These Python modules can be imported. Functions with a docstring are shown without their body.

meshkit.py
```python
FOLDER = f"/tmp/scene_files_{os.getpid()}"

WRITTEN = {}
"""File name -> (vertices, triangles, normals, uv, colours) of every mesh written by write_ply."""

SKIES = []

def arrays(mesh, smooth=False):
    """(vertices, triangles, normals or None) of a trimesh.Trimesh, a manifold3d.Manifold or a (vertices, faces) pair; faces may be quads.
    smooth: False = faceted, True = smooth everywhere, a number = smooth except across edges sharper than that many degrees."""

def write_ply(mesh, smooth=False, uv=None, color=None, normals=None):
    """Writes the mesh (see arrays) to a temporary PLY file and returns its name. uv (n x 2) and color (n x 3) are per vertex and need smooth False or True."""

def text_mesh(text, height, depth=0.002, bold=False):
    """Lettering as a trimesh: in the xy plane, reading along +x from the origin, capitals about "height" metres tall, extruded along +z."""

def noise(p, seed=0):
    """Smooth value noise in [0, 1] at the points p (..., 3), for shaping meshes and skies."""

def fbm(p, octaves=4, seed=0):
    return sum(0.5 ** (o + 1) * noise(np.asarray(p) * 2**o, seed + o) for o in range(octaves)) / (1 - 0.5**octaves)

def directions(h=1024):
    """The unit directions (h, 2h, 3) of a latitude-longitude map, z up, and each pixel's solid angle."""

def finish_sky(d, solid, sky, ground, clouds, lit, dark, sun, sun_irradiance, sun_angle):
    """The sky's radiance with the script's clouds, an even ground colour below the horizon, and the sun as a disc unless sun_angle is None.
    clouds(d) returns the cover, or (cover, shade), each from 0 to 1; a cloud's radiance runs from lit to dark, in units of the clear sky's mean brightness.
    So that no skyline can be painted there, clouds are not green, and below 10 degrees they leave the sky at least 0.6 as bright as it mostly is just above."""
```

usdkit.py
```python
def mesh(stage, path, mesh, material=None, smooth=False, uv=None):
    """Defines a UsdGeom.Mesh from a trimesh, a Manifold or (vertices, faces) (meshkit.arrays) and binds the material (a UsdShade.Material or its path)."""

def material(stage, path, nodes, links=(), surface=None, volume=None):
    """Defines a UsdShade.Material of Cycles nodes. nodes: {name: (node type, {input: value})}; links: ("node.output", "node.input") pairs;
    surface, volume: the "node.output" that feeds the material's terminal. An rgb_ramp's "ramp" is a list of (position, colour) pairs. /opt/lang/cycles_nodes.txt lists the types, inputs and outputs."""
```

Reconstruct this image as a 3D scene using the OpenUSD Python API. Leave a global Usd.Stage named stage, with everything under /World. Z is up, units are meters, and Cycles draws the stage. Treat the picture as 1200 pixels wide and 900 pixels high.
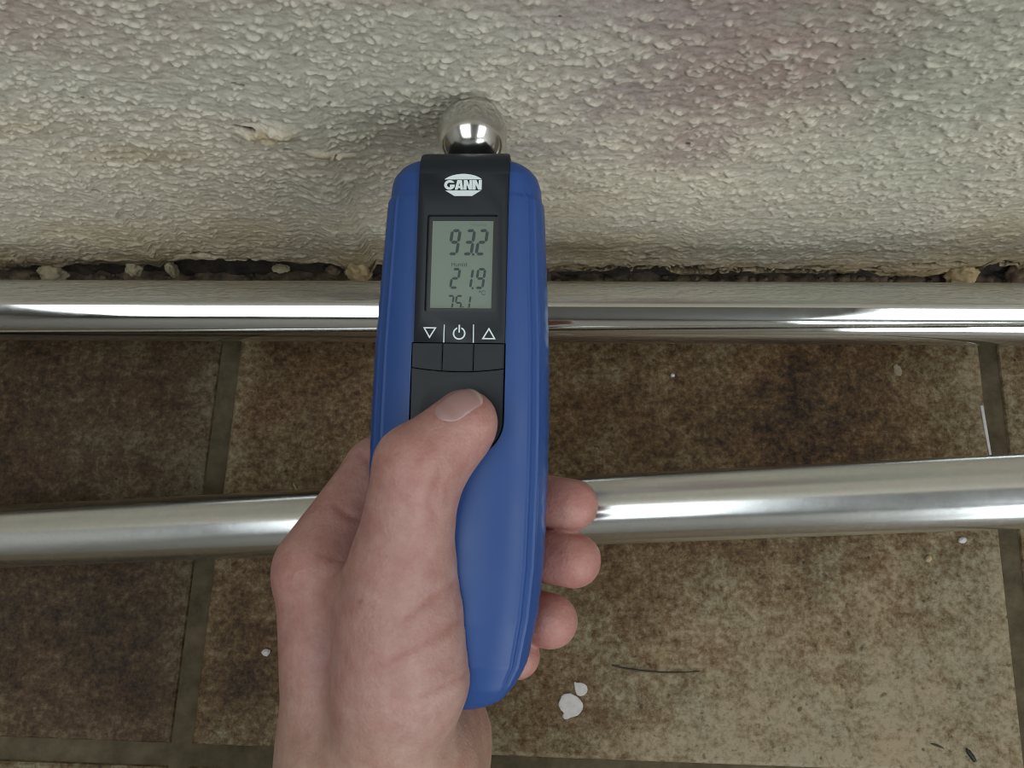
import math
import numpy as np
import trimesh
import manifold3d as m3
import usdkit, meshkit
from shapely.geometry import Polygon, Point, LineString, box as sbox
from shapely.ops import unary_union
from shapely import affinity
from scipy.ndimage import gaussian_filter
from pxr import Usd, UsdGeom, UsdLux, UsdShade, Gf, Sdf, Vt

stage = Usd.Stage.CreateInMemory()
UsdGeom.SetStageUpAxis(stage, 'Z')
UsdGeom.SetStageMetersPerUnit(stage, 1.0)
world = UsdGeom.Xform.Define(stage, '/World')
stage.SetDefaultPrim(world.GetPrim())
RNG = np.random.default_rng(7)

# ------------------------------------------------------------------ camera, light, exposure
PITCH, ROLL, CAMH, CAMY, FPX = 1.3007, 0.0042, 0.3715, -0.150, 1040.0
EXPOSURE = -0.42
cam = UsdGeom.Camera.Define(stage, '/World/camera')
_R = np.array([1, 0, 0.]); _U = np.array([0, math.sin(PITCH), math.cos(PITCH)]); _D = np.array([0, math.cos(PITCH), -math.sin(PITCH)])
CR = math.cos(ROLL) * _R + math.sin(ROLL) * _U
CU = -math.sin(ROLL) * _R + math.cos(ROLL) * _U
cam.AddTransformOp().Set(Gf.Matrix4d(*CR, 0, *CU, 0, *(-_D), 0, 0, CAMY, CAMH, 1))
cam.CreateHorizontalApertureAttr(36.0)
cam.CreateVerticalApertureAttr(27.0)
cam.CreateFocalLengthAttr(36.0 * FPX / 1200)
cam.CreateClippingRangeAttr(Gf.Vec2f(0.02, 50))
cam.CreateExposureAttr(EXPOSURE)

ROOM = dict(x0=-2.2, x1=2.6, y0=-2.7, y1=0.0, z1=2.5)
WINDOWS = [  # x centre, width, sill height, head height, [(pane bottom, pane top, light intensity)]
    (1.75, 1.5, 0.12, 2.25, [(1.0, 2.25, 9.5), (0.12, 0.94, 5.0)]),
]
SKYLIGHTS = [(-1.7, -0.20, -2.1, -0.06, 4.6), (1.0, 2.45, -2.1, -0.12, 4.4)]   # roof glazing: x0, x1, y0, y1, intensity
LIGHT_TINT = Gf.Vec3f(0.93, 1.0, 1.03)
for wx, ww, wz0, wz1, panes in WINDOWS:
    for z0_, z1_, wi in panes:
        li = len([p for p in world.GetPrim().GetChildren() if p.GetName().startswith('window_light')])
        L = UsdLux.RectLight.Define(stage, '/World/window_light' + ('' if li == 0 else f'_{li:03d}'))
        L.CreateWidthAttr(ww); L.CreateHeightAttr(z1_ - z0_)
        L.CreateIntensityAttr(wi); L.CreateColorAttr(LIGHT_TINT)
        L.AddTranslateOp().Set(Gf.Vec3d(wx, ROOM['y0'] + 0.012, (z0_ + z1_) / 2))
        L.AddRotateXOp().Set(90.0)
for i, (a, b, c, d, wi) in enumerate(SKYLIGHTS):
    L = UsdLux.RectLight.Define(stage, '/World/roof_light' + ('' if i == 0 else f'_{i:03d}'))
    L.CreateWidthAttr(b - a); L.CreateHeightAttr(d - c); L.CreateIntensityAttr(wi); L.CreateColorAttr(LIGHT_TINT)
    L.AddTranslateOp().Set(Gf.Vec3d((a + b) / 2, (c + d) / 2, ROOM['z1'] - 0.012))
dome = UsdLux.DomeLight.Define(stage, '/World/sky')
dome.CreateIntensityAttr(0.2); dome.CreateColorAttr(Gf.Vec3f(0.9, 0.97, 1.0))

# ------------------------------------------------------------------ helpers
used = {}
def numbered(path):
    n = used.get(path, 0); used[path] = n + 1
    return path if n == 0 else f'{path}_{n:03d}'

def obj(name, mesh, mat, parent=None, smooth=False, colors=None, colname='tone'):
    path = numbered((str(parent.GetPath()) if parent else '/World') + '/' + name)
    g = usdkit.mesh(stage, path, mesh, MAT[mat], smooth=smooth)
    if colors is not None:
        UsdGeom.PrimvarsAPI(g).CreatePrimvar(colname, Sdf.ValueTypeNames.Color3fArray, 'vertex').Set(Vt.Vec3fArray.FromNumpy(np.asarray(colors, np.float32)))
    return g.GetPrim()

def thing(name, label, cat, matrix=None, loc=None, group=None, kind=None):
    x = UsdGeom.Xform.Define(stage, numbered('/World/' + name))
    if matrix is not None: x.AddTransformOp().Set(matrix)
    elif loc is not None: x.AddTranslateOp().Set(Gf.Vec3d(*map(float, loc)))
    return tag(x.GetPrim(), label, cat, group, kind)

def tag(p, label=None, cat=None, group=None, kind=None):
    for k, v in (('label', label), ('category', cat), ('group', group), ('kind', kind)):
        if v: p.SetCustomDataByKey(k, v)
    return p

def M(nodes, links, name, surface='p.BSDF'):
    return usdkit.material(stage, '/World/Looks/' + name, nodes, links, surface=surface)

def man(mesh):
    return m3.Manifold(m3.Mesh(np.asarray(mesh.vertices, np.float32), np.asarray(mesh.faces, np.uint32)))

def poly_rings(p):
    ps = [p] if p.geom_type == 'Polygon' else [g for g in p.geoms if g.geom_type == 'Polygon']
    out = []
    for q in ps:
        q = q if q.exterior.is_ccw else Polygon(list(q.exterior.coords)[::-1], [list(r.coords) for r in q.interiors])
        out.append(np.array(q.exterior.coords)[:-1])
        for r in q.interiors:
            c = np.array(r.coords)[:-1]
            out.append(c[::-1] if r.is_ccw else c)
    return out

def extrude(p, z0, z1):
    cs = m3.CrossSection(poly_rings(p), m3.FillRule.NonZero)
    return m3.Manifold.extrude(cs, z1 - z0).translate([0, 0, z0])

def slab(p, z0, z1, bev=0.0):
    """An extruded outline whose top edge is rounded off in three steps."""
    if bev <= 0: return extrude(p, z0, z1)
    parts = [extrude(p, z0, z1 - bev)]
    for k in range(1, 5):
        a = math.pi / 2 * k / 4
        q = p.buffer(-bev * (1 - math.cos(a)))
        if not q.is_empty: parts.append(extrude(q, z0, z1 - bev + bev * math.sin(a)))
    r = parts[0]
    for q in parts[1:]: r = r + q
    return r

def mm(man_, s=0.001):
    m = man_.to_mesh()
    return trimesh.Trimesh(np.array(m.vert_properties[:, :3]) * s, np.array(m.tri_verts), process=False)

def srgb(*c):
    c = np.array(c, float) / 255
    return tuple(np.where(c <= 0.04045, c / 12.92, ((c + 0.055) / 1.055) ** 2.4))

def bevel_box(x0, x1, y0, y1, z0, z1, b):
    """A box with a chamfered top edge."""
    v = np.array([(x0, y0, z0), (x1, y0, z0), (x1, y1, z0), (x0, y1, z0), (x0, y0, z1 - b), (x1, y0, z1 - b), (x1, y1, z1 - b), (x0, y1, z1 - b),
                  (x0 + b, y0 + b, z1), (x1 - b, y0 + b, z1), (x1 - b, y1 - b, z1), (x0 + b, y1 - b, z1)])
    f = [(3, 2, 1, 0), (8, 9, 10, 11)] + [(i, (i + 1) % 4, 4 + (i + 1) % 4, 4 + i) for i in range(4)] + [(4 + i, 4 + (i + 1) % 4, 8 + (i + 1) % 4, 8 + i) for i in range(4)]
    return v, np.array(f)

def join(*ms):
    vs, fs, n = [], [], 0
    for m in ms:
        v, f, _ = meshkit.arrays(m); vs.append(v); fs.append(f + n); n += len(v)
    return np.vstack(vs), np.vstack(fs)

def boxm(x0, x1, y0, y1, z0, z1):
    m = trimesh.creation.box([x1 - x0, y1 - y0, z1 - z0]); m.apply_translation([(x0 + x1) / 2, (y0 + y1) / 2, (z0 + z1) / 2]); return m

def tube(path, radius, sides=32, caps=True):
    P = np.asarray(path, float); n = len(P)
    T = np.gradient(P, axis=0); T /= np.linalg.norm(T, axis=1)[:, None]
    up = np.array([0, 0, 1.0]) if abs(T[0][2]) < .9 else np.array([0, 1.0, 0])
    N = np.cross(up, T[0]); N /= np.linalg.norm(N)
    r = np.broadcast_to(radius, n)
    V = []
    a = np.linspace(0, 2 * np.pi, sides, endpoint=False)
    for i in range(n):
        N = N - T[i] * (N @ T[i]); N /= np.linalg.norm(N); B = np.cross(T[i], N)
        V.append(P[i] + r[i] * (np.cos(a)[:, None] * N + np.sin(a)[:, None] * B))
    F = []
    j = np.arange(sides); k = (j + 1) % sides
    for i in range(n - 1):
        F.append(np.c_[i * sides + j, i * sides + k, (i + 1) * sides + k, (i + 1) * sides + j])
    F = np.vstack(F)
    V = np.vstack(V); F = np.vstack([F[:, [0, 1, 2]], F[:, [0, 2, 3]]])
    if caps:
        V = np.vstack([V, P[0], P[-1]]); c0, c1 = len(V) - 2, len(V) - 1
        F = np.vstack([F, np.c_[np.full(sides, c0), k, j], np.c_[np.full(sides, c1), (n - 1) * sides + j, (n - 1) * sides + k]])
    return V, F

# ------------------------------------------------------------------ materials
MAT = {}
def simple(name, color, rough=0.5, metal=0.0, **kw):
    MAT[name] = M({'p': ('principled_bsdf', {'base_color': color, 'roughness': rough, 'metallic': metal, **kw})}, [], name)

def noisy(name, c0, c1, scale, rough=0.6, bump=0.0, bscale=None, bdist=0.001, metal=0.0, **kw):
    n = {'g': ('geometry', {}), 'n': ('noise_texture', {'scale': scale, 'detail': 5.0, 'roughness': 0.6}),
         'r': ('rgb_ramp', {'ramp': [(0.3, c0), (0.7, c1)]}),
         'p': ('principled_bsdf', {'roughness': rough, 'metallic': metal, **kw})}
    l = [('g.position', 'n.vector'), ('n.fac', 'r.fac'), ('r.color', 'p.base_color')]
    if bump:
        n['n2'] = ('noise_texture', {'scale': bscale or scale * 3, 'detail': 4.0}); n['b'] = ('bump', {'strength': bump, 'distance': bdist})
        l += [('g.position', 'n2.vector'), ('n2.fac', 'b.height'), ('b.normal', 'p.normal')]
    MAT[name] = M(n, l, name)

simple('room_wall', (0.36, 0.345, 0.32), 0.8)
simple('room_ceiling', (0.22, 0.22, 0.215), 0.8)
simple('window_frame', (0.75, 0.75, 0.73), 0.4)
simple('blue_shell', srgb(46, 84, 156), 0.42)
MAT['blue_shell'] = M({'g': ('geometry', {}), 'n': ('noise_texture', {'scale': 2600.0, 'detail': 2.0}), 'b': ('bump', {'strength': 0.08, 'distance': 0.0002}),
                       'n2': ('noise_texture', {'scale': 60.0, 'detail': 4.0}), 'mr': ('map_range', {'from_min': 0.3, 'from_max': 0.7, 'to_min': 0.36, 'to_max': 0.46}),
                       'p': ('principled_bsdf', {'base_color': srgb(38, 69, 126), 'specular_ior_level': 0.35})},
                      [('g.position', 'n.vector'), ('n.fac', 'b.height'), ('b.normal', 'p.normal'), ('g.position', 'n2.vector'), ('n2.fac', 'mr.value'), ('mr.result', 'p.roughness')], 'blue_plastic')
simple('panel_black', (0.009, 0.013, 0.018), 0.42, specular_ior_level=0.35)
simple('button_black', (0.008, 0.011, 0.015), 0.5, specular_ior_level=0.35)
simple('bezel_black', (0.008, 0.010, 0.012), 0.4)
simple('lcd', srgb(103, 116, 103), 0.4)
simple('lcd_ink', srgb(42, 52, 54), 0.5)
simple('lcd_ink_faint', srgb(92, 104, 96), 0.5)
simple('print_white', srgb(205, 215, 215), 0.5)
simple('stem_black', (0.01, 0.01, 0.012), 0.3)
MAT['ball_steel'] = M({'g': ('geometry', {}), 'mp': ('mapping', {'scale': (300, 300, 6000)}), 'n': ('noise_texture', {'scale': 1.0, 'detail': 2.0}), 'b': ('bump', {'strength': 0.05, 'distance': 0.0002}),
                       'p': ('principled_bsdf', {'base_color': (0.63, 0.62, 0.60), 'metallic': 1.0, 'roughness': 0.16})},
                      [('g.position', 'mp.vector'), ('mp.vector', 'n.vector'), ('n.fac', 'b.height'), ('b.normal', 'p.normal')], 'brushed_steel')
MAT['chrome'] = M({'g': ('geometry', {}), 'n': ('noise_texture', {'scale': 90.0, 'detail': 6.0, 'roughness': 0.7}), 'mr': ('map_range', {'from_min': 0.35, 'from_max': 0.75, 'to_min': 0.05, 'to_max': 0.11}),
                   'p': ('principled_bsdf', {'base_color': (0.66, 0.67, 0.66), 'metallic': 1.0})},
                  [('g.position', 'n.vector'), ('n.fac', 'mr.value'), ('mr.result', 'p.roughness')], 'chrome')
MAT['chrome_dusty'] = M({'g': ('geometry', {}), 'n': ('noise_texture', {'scale': 70.0, 'detail': 8.0, 'roughness': 0.75}), 'mr': ('map_range', {'from_min': 0.3, 'from_max': 0.75, 'to_min': 0.17, 'to_max': 0.23}),
                         'n3': ('noise_texture', {'scale': 900.0, 'detail': 3.0}), 'r3': ('rgb_ramp', {'ramp': [(0.0, (0.74, 0.76, 0.76)), (0.72, (0.74, 0.76, 0.76)), (0.78, (0.62, 0.62, 0.60))]}),
                         'p': ('principled_bsdf', {'metallic': 1.0})},
                        [('g.position', 'n.vector'), ('n.fac', 'mr.value'), ('mr.result', 'p.roughness'), ('g.position', 'n3.vector'), ('n3.fac', 'r3.fac'), ('r3.color', 'p.base_color')], 'chrome_dusty')
noisy('grout', (0.050, 0.040, 0.023), (0.100, 0.082, 0.050), 120, 0.9, 0.6, 500, 0.0006, specular_ior_level=0.15)
noisy('substrate', (0.006, 0.005, 0.004), (0.045, 0.033, 0.022), 160, 0.9, 0.8, 600, 0.001)
noisy('dirt', (0.018, 0.012, 0.008), (0.15, 0.105, 0.065), 220, 0.9)
noisy('lump_pale', (0.20, 0.165, 0.095), (0.36, 0.31, 0.20), 300, 0.85, 0.6, 900, 0.0005)
noisy('lump_yellow', (0.24, 0.165, 0.075), (0.44, 0.35, 0.20), 260, 0.85, 0.6, 900, 0.0005)
noisy('lump_brown_pale', (0.14, 0.11, 0.07), (0.26, 0.21, 0.14), 260, 0.9)
noisy('lump_brown', (0.05, 0.035, 0.02), (0.16, 0.11, 0.07), 260, 0.9, 0.6, 900, 0.0005)
noisy('paint_white', (0.42, 0.40, 0.39), (0.54, 0.51, 0.50), 400, 0.5)
simple('twig_dark', (0.03, 0.022, 0.012), 0.6)
simple('bit_black', (0.012, 0.011, 0.010), 0.6)

# tiles: worn brown stone look, lighter rubbed edges (mesh attribute "tone": 1 along the rim)
def tile_material(name, off, light_spots, dark_spots, tint=1.0):
    n = {'g': ('geometry', {}), 'mp': ('mapping', {'location': off}),
         'n1': ('noise_texture', {'scale': 14.0, 'detail': 3.0, 'roughness': 0.55}),
         'n2': ('noise_texture', {'scale': 85.0, 'detail': 7.0, 'roughness': 0.75}),
         'n3': ('noise_texture', {'scale': 340.0, 'detail': 5.0, 'roughness': 0.8}),
         'm1': ('math', {'math_type': 'multiply', 'value2': 0.28}), 'm2': ('math', {'math_type': 'multiply_add', 'value2': 0.41}), 'm3': ('math', {'math_type': 'multiply_add', 'value2': 0.43}),
         'at': ('attribute', {'attribute': 'tone'}), 'atm': ('math', {'math_type': 'multiply_add', 'value2': 0.05}),
         'ramp': ('rgb_ramp', {'ramp': [(0.38, np.array(srgb(40, 29, 20)) * tint), (0.47, np.array(srgb(88, 66, 44)) * tint), (0.55, np.array(srgb(119, 95, 66)) * tint), (0.63, np.array(srgb(148, 133, 106)) * tint), (0.73, np.array(srgb(182, 170, 146)) * tint)]}),
         'n4': ('noise_texture', {'scale': 260.0, 'detail': 2.0, 'roughness': 0.5}),
         'r4': ('rgb_ramp', {'ramp': [(0.0, (0.30, 0.26, 0.22)), (0.30, (0.45, 0.40, 0.36)), (0.36, (1, 1, 1)), (1.0, (1, 1, 1))]}),
         'mx': ('mix_color', {'blend_type': 'multiply', 'fac': 0.8}),
         'n5': ('noise_texture', {'scale': 30.0, 'detail': 5.0, 'roughness': 0.6}), 'r5': ('rgb_ramp', {'ramp': [(0.35, (1.10, 0.98, 0.86)), (0.65, (0.97, 1.01, 0.95))]}),
         'mx2': ('mix_color', {'blend_type': 'multiply', 'fac': 0.9}),
         'vo': ('voronoi_texture', {'scale': 150.0, 'feature': 'f1'}), 'vs': ('separate_color', {}), 'vl': ('math', {'math_type': 'less_than', 'value2': 0.22}),
         'vd': ('map_range', {'from_min': 0.06, 'from_max': 0.13, 'to_min': 0.75, 'to_max': 0.0, 'clamp': True}), 'vm': ('math', {'math_type': 'multiply'}), 'mx3': ('mix_color', {'b': srgb(34, 26, 18)}),
         'bp': ('bump', {'strength': 0.55, 'distance': 0.0009}), 'p': ('principled_bsdf', {'roughness': 0.6, 'specular_ior_level': 0.22})}
    l = [('g.position', 'mp.vector')] + [('mp.vector', k + '.vector') for k in ('n1', 'n2', 'n3', 'n4', 'n5')]
    l += [('n1.fac', 'm1.value1'), ('n2.fac', 'm2.value1'), ('m1.value', 'm2.value3'), ('n3.fac', 'm3.value1'), ('m2.value', 'm3.value3'),
          ('at.fac', 'atm.value1'), ('m3.value', 'atm.value3')]
    last = 'atm.value'
    for i, (c, r, a) in enumerate(light_spots + dark_spots):
        n[f'd{i}'] = ('vector_math', {'math_type': 'distance', 'vector2': c}); n[f'k{i}'] = ('map_range', {'range_type': 'smoothstep', 'from_min': 0.0, 'from_max': r, 'to_min': a, 'to_max': 0.0, 'clamp': True})
        n[f's{i}'] = ('math', {'math_type': 'add'})
        l += [('g.position', f'd{i}.vector1'), (f'd{i}.value', f'k{i}.value'), (f'k{i}.result', f's{i}.value1'), (last, f's{i}.value2')]
        last = f's{i}.value'
    l += [(last, 'ramp.fac'), ('n4.fac', 'r4.fac'), ('ramp.color', 'mx.a'), ('r4.color', 'mx.b'), ('n5.fac', 'r5.fac'), ('mx.result', 'mx2.a'), ('r5.color', 'mx2.b'), ('mx2.result', 'mx3.a'), ('mp.vector', 'vo.vector'), ('vo.color', 'vs.color'), ('vs.r', 'vl.value1'), ('vo.distance', 'vd.value'), ('vd.result', 'vm.value1'), ('vl.value', 'vm.value2'), ('vm.value', 'mx3.fac'), ('mx3.result', 'p.base_color'),
          ('m3.value', 'bp.height'), ('bp.normal', 'p.normal')]
    MAT[name] = M(n, l, name)
tile_material('tile_main', (0, 0, 0), [((0.11, -0.19, 0), 0.13, 0.08), ((0.18, -0.16, 0), 0.10, 0.05), ((-0.02, -0.19, 0), 0.07, 0.04)],  # pale spots: stone tone plus brighter daylight, both painted into the colour
              [((0.12, -0.075, 0), 0.07, -0.10), ((-0.02, -0.05, 0), 0.10, -0.04), ((0.10, -0.03, 0), 0.14, -0.03), ((-0.11, -0.17, 0), 0.06, -0.06)], 0.54)
tile_material('tile_left_shaded', (3.1, 1.7, 0), [], [((-0.2, -0.05, 0), 0.10, -0.03), ((-0.18, -0.16, 0), 0.12, -0.07)], 0.30)  # shade on the left floor, painted into the tint and dark spots
tile_material('tile_other', (5.3, 8.1, 0), [], [], 0.40)
tile_material('tile_third', (9.9, 4.2, 0), [], [], 0.55)

# plaster: colour comes from the mesh attribute "tone" (pigment, stains, mould), fine grain from a bump
MAT['plaster'] = M({'a': ('attribute', {'attribute': 'tone'}), 'g': ('geometry', {}), 'n': ('noise_texture', {'scale': 1300.0, 'detail': 4.0, 'roughness': 0.7}), 'b': ('bump', {'strength': 0.5, 'distance': 0.0005}),
                    'n2': ('noise_texture', {'scale': 420.0, 'detail': 5.0, 'roughness': 0.75}), 'r2': ('rgb_ramp', {'ramp': [(0.30, (0.70, 0.66, 0.58)), (0.5, (1.0, 1.0, 1.0)), (0.7, (1.16, 1.16, 1.14))]}),
                    'mx': ('mix_color', {'blend_type': 'multiply', 'fac': 1.0, 'use_clamp': False}),
                    'p': ('principled_bsdf', {'roughness': 0.8, 'specular_ior_level': 0.25})},
                   [('g.position', 'n2.vector'), ('n2.fac', 'r2.fac'), ('a.color', 'mx.a'), ('r2.color', 'mx.b'), ('mx.result', 'p.base_color'), ('g.position', 'n.vector'), ('n.fac', 'b.height'), ('b.normal', 'p.normal')], 'plaster')
MAT['skin'] = M({'a': ('attribute', {'attribute': 'tone'}), 'g': ('geometry', {}), 'v': ('voronoi_texture', {'scale': 1100.0, 'feature': 'f1'}),
                 'n': ('noise_texture', {'scale': 500.0, 'detail': 5.0, 'roughness': 0.6}), 'ad': ('math', {'math_type': 'multiply_add', 'value2': 0.45}),
                 'b': ('bump', {'strength': 0.3, 'distance': 0.0007}),
                 'n2': ('noise_texture', {'scale': 160.0, 'detail': 6.0, 'roughness': 0.7}), 'r2': ('rgb_ramp', {'ramp': [(0.32, (0.86, 0.74, 0.72)), (0.68, (1.08, 1.14, 1.13))]}),
                 'mx': ('mix_color', {'blend_type': 'multiply', 'fac': 1.0, 'use_clamp': False}),
                 'p': ('principled_bsdf', {'roughness': 0.5, 'subsurface_weight': 0.22, 'subsurface_radius': (1.0, 0.35, 0.2), 'subsurface_scale': 0.003, 'specular_ior_level': 0.4})},
                [('a.color', 'mx.a'), ('g.position', 'n2.vector'), ('n2.fac', 'r2.fac'), ('r2.color', 'mx.b'), ('mx.result', 'p.base_color'),
                 ('g.position', 'v.vector'), ('g.position', 'n.vector'), ('v.distance', 'ad.value1'), ('n.fac', 'ad.value3'), ('ad.value', 'b.height'), ('b.normal', 'p.normal')], 'skin')
MAT['nail'] = M({'a': ('attribute', {'attribute': 'tone'}), 'p': ('principled_bsdf', {'roughness': 0.3, 'subsurface_weight': 0.15, 'subsurface_scale': 0.002, 'subsurface_radius': (1, 0.4, 0.3)})},
                [('a.color', 'p.base_color')], 'nail')

# ------------------------------------------------------------------ room shell
R_ = ROOM
def struct(p): return tag(p, kind='structure')
struct(obj('ceiling', boxm(R_['x0'], R_['x1'], R_['y0'], 0.1, R_['z1'], R_['z1'] + 0.1), 'room_ceiling'))
struct(obj('wall_left', boxm(R_['x0'] - 0.1, R_['x0'], R_['y0'], 0.1, 0, R_['z1']), 'room_wall'))
struct(obj('wall_right', boxm(R_['x1'], R_['x1'] + 0.1, R_['y0'], 0.1, 0, R_['z1']), 'room_wall'))
struct(obj('wall_rear', boxm(R_['x0'], R_['x1'], R_['y0'] - 0.1, R_['y0'], 0, R_['z1']), 'room_wall'))
for i, (wx, ww, wz0, wz1, panes) in enumerate(WINDOWS):
    t = thing(f'window_{i + 1}', None, None, loc=(wx, R_['y0'], wz0), kind='structure')
    h, b, d = wz1 - wz0, 0.06, 0.05
    rails = [('cross_rail', (-ww / 2, ww / 2, 0.014, d, panes[1][1] - wz0, panes[0][0] - wz0))] if len(panes) > 1 else []
    for nm, q in (*rails, ('frame_rail', (-ww / 2 - b, ww / 2 + b, 0, d, -b, 0)), ('frame_rail', (-ww / 2 - b, ww / 2 + b, 0, d, h, h + b)), ('frame_stile', (-ww / 2 - b, -ww / 2, 0, d, 0, h)),
                  ('frame_stile', (ww / 2, ww / 2 + b, 0, d, 0, h)), ('mullion', (-0.03, 0.03, 0.014, d, 0, h))):
        obj(nm, boxm(*q), 'window_frame', t)

for i, (a, b, c, d, _) in enumerate(SKYLIGHTS):
    t = thing(f'window_{len(WINDOWS) + i + 1}', None, None, loc=(0, 0, R_['z1']), kind='structure')
    for q in ((a - .05, b + .05, c - .05, c), (a - .05, b + .05, d, d + .05), (a - .05, a, c, d), (b, b + .05, c, d)):
        obj('frame_rail', boxm(*q, -0.05, 0), 'window_frame', t)
# ------------------------------------------------------------------ floor: grout bed and single tiles
floor = thing('floor', None, None, kind='structure')
obj('grout_bed', boxm(R_['x0'], R_['x1'], R_['y0'], 0.02, -0.06, -0.0013), 'grout', floor)
GA, GX, GY, TS, JOINT = -0.03159, -0.12312, -0.04743, 0.3245, 0.0083
e1 = np.array([math.cos(GA), math.sin(GA)]); e2 = np.array([-math.sin(GA), math.cos(GA)])
room_poly = sbox(R_['x0'], R_['y0'], R_['x1'], -0.012)
def tile_mesh(poly, seed):
    """Top face with a 9 mm rim whose vertices carry tone 1, rounded edge, sides."""
    c = np.array(poly.exterior.coords)[:-1]
    if not poly.exterior.is_ccw: c = c[::-1]
    rings = [(0.0, -0.05, 1.0), (0.0, -0.0012, 1.0), (0.0005, -0.0003, 1.0), (0.0015, 0.0, 1.0), (0.006, 0.0, 0.75), (0.013, 0.0, 0.0)]
    n = len(c); V = []; T = []
    rim = np.roll(c, -1, 0) - c; rim /= np.linalg.norm(rim, axis=1)[:, None]
    inn = np.c_[-rim[:, 1], rim[:, 0]]; pin = np.roll(inn, 1, 0)
    mit = (inn + pin) / (1 + (inn * pin).sum(1))[:, None]
    for off, z, t in rings:
        p = c + mit * off
        V.append(np.c_[p, np.full(n, z)]); T += [t] * n
    V = np.vstack(V); F = []
    for k in range(len(rings) - 1):
        for i in range(n):
            j = (i + 1) % n
            F += [(k * n + i, k * n + j, (k + 1) * n + j), (k * n + i, (k + 1) * n + j, (k + 1) * n + i)]
    o = (len(rings) - 1) * n
    F += [(o, o + i, o + i + 1) for i in range(1, n - 1)]
    return trimesh.Trimesh(V, F, process=False), np.repeat(np.array(T)[:, None], 3, 1)
step = TS + JOINT
for jy in range(-8, 3):
    for ix in range(-8, 10):
        o = np.array([0, CAMY]) + e1 * (GX + ix * step) + e2 * (GY + jy * step)
        q = Polygon([o, o + e1 * TS, o + e1 * TS + e2 * TS, o + e2 * TS]).intersection(room_poly)
        if q.is_empty or q.area < 4e-4 or q.geom_type != 'Polygon': continue
        near = abs(ix) <= 1 and jy in (0, -1)
        mat = {(0, 0): 'tile_main', (-1, 0): 'tile_left_shaded', (-1, -1): 'tile_other', (0, -1): 'tile_third', (1, 0): 'tile_third'}.get((ix, jy), ('tile_other', 'tile_third', 'tile_left_shaded')[(ix * 7 + jy * 3) % 3])
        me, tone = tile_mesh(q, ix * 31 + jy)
        obj('tile', me, mat, floor, colors=tone)

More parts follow.
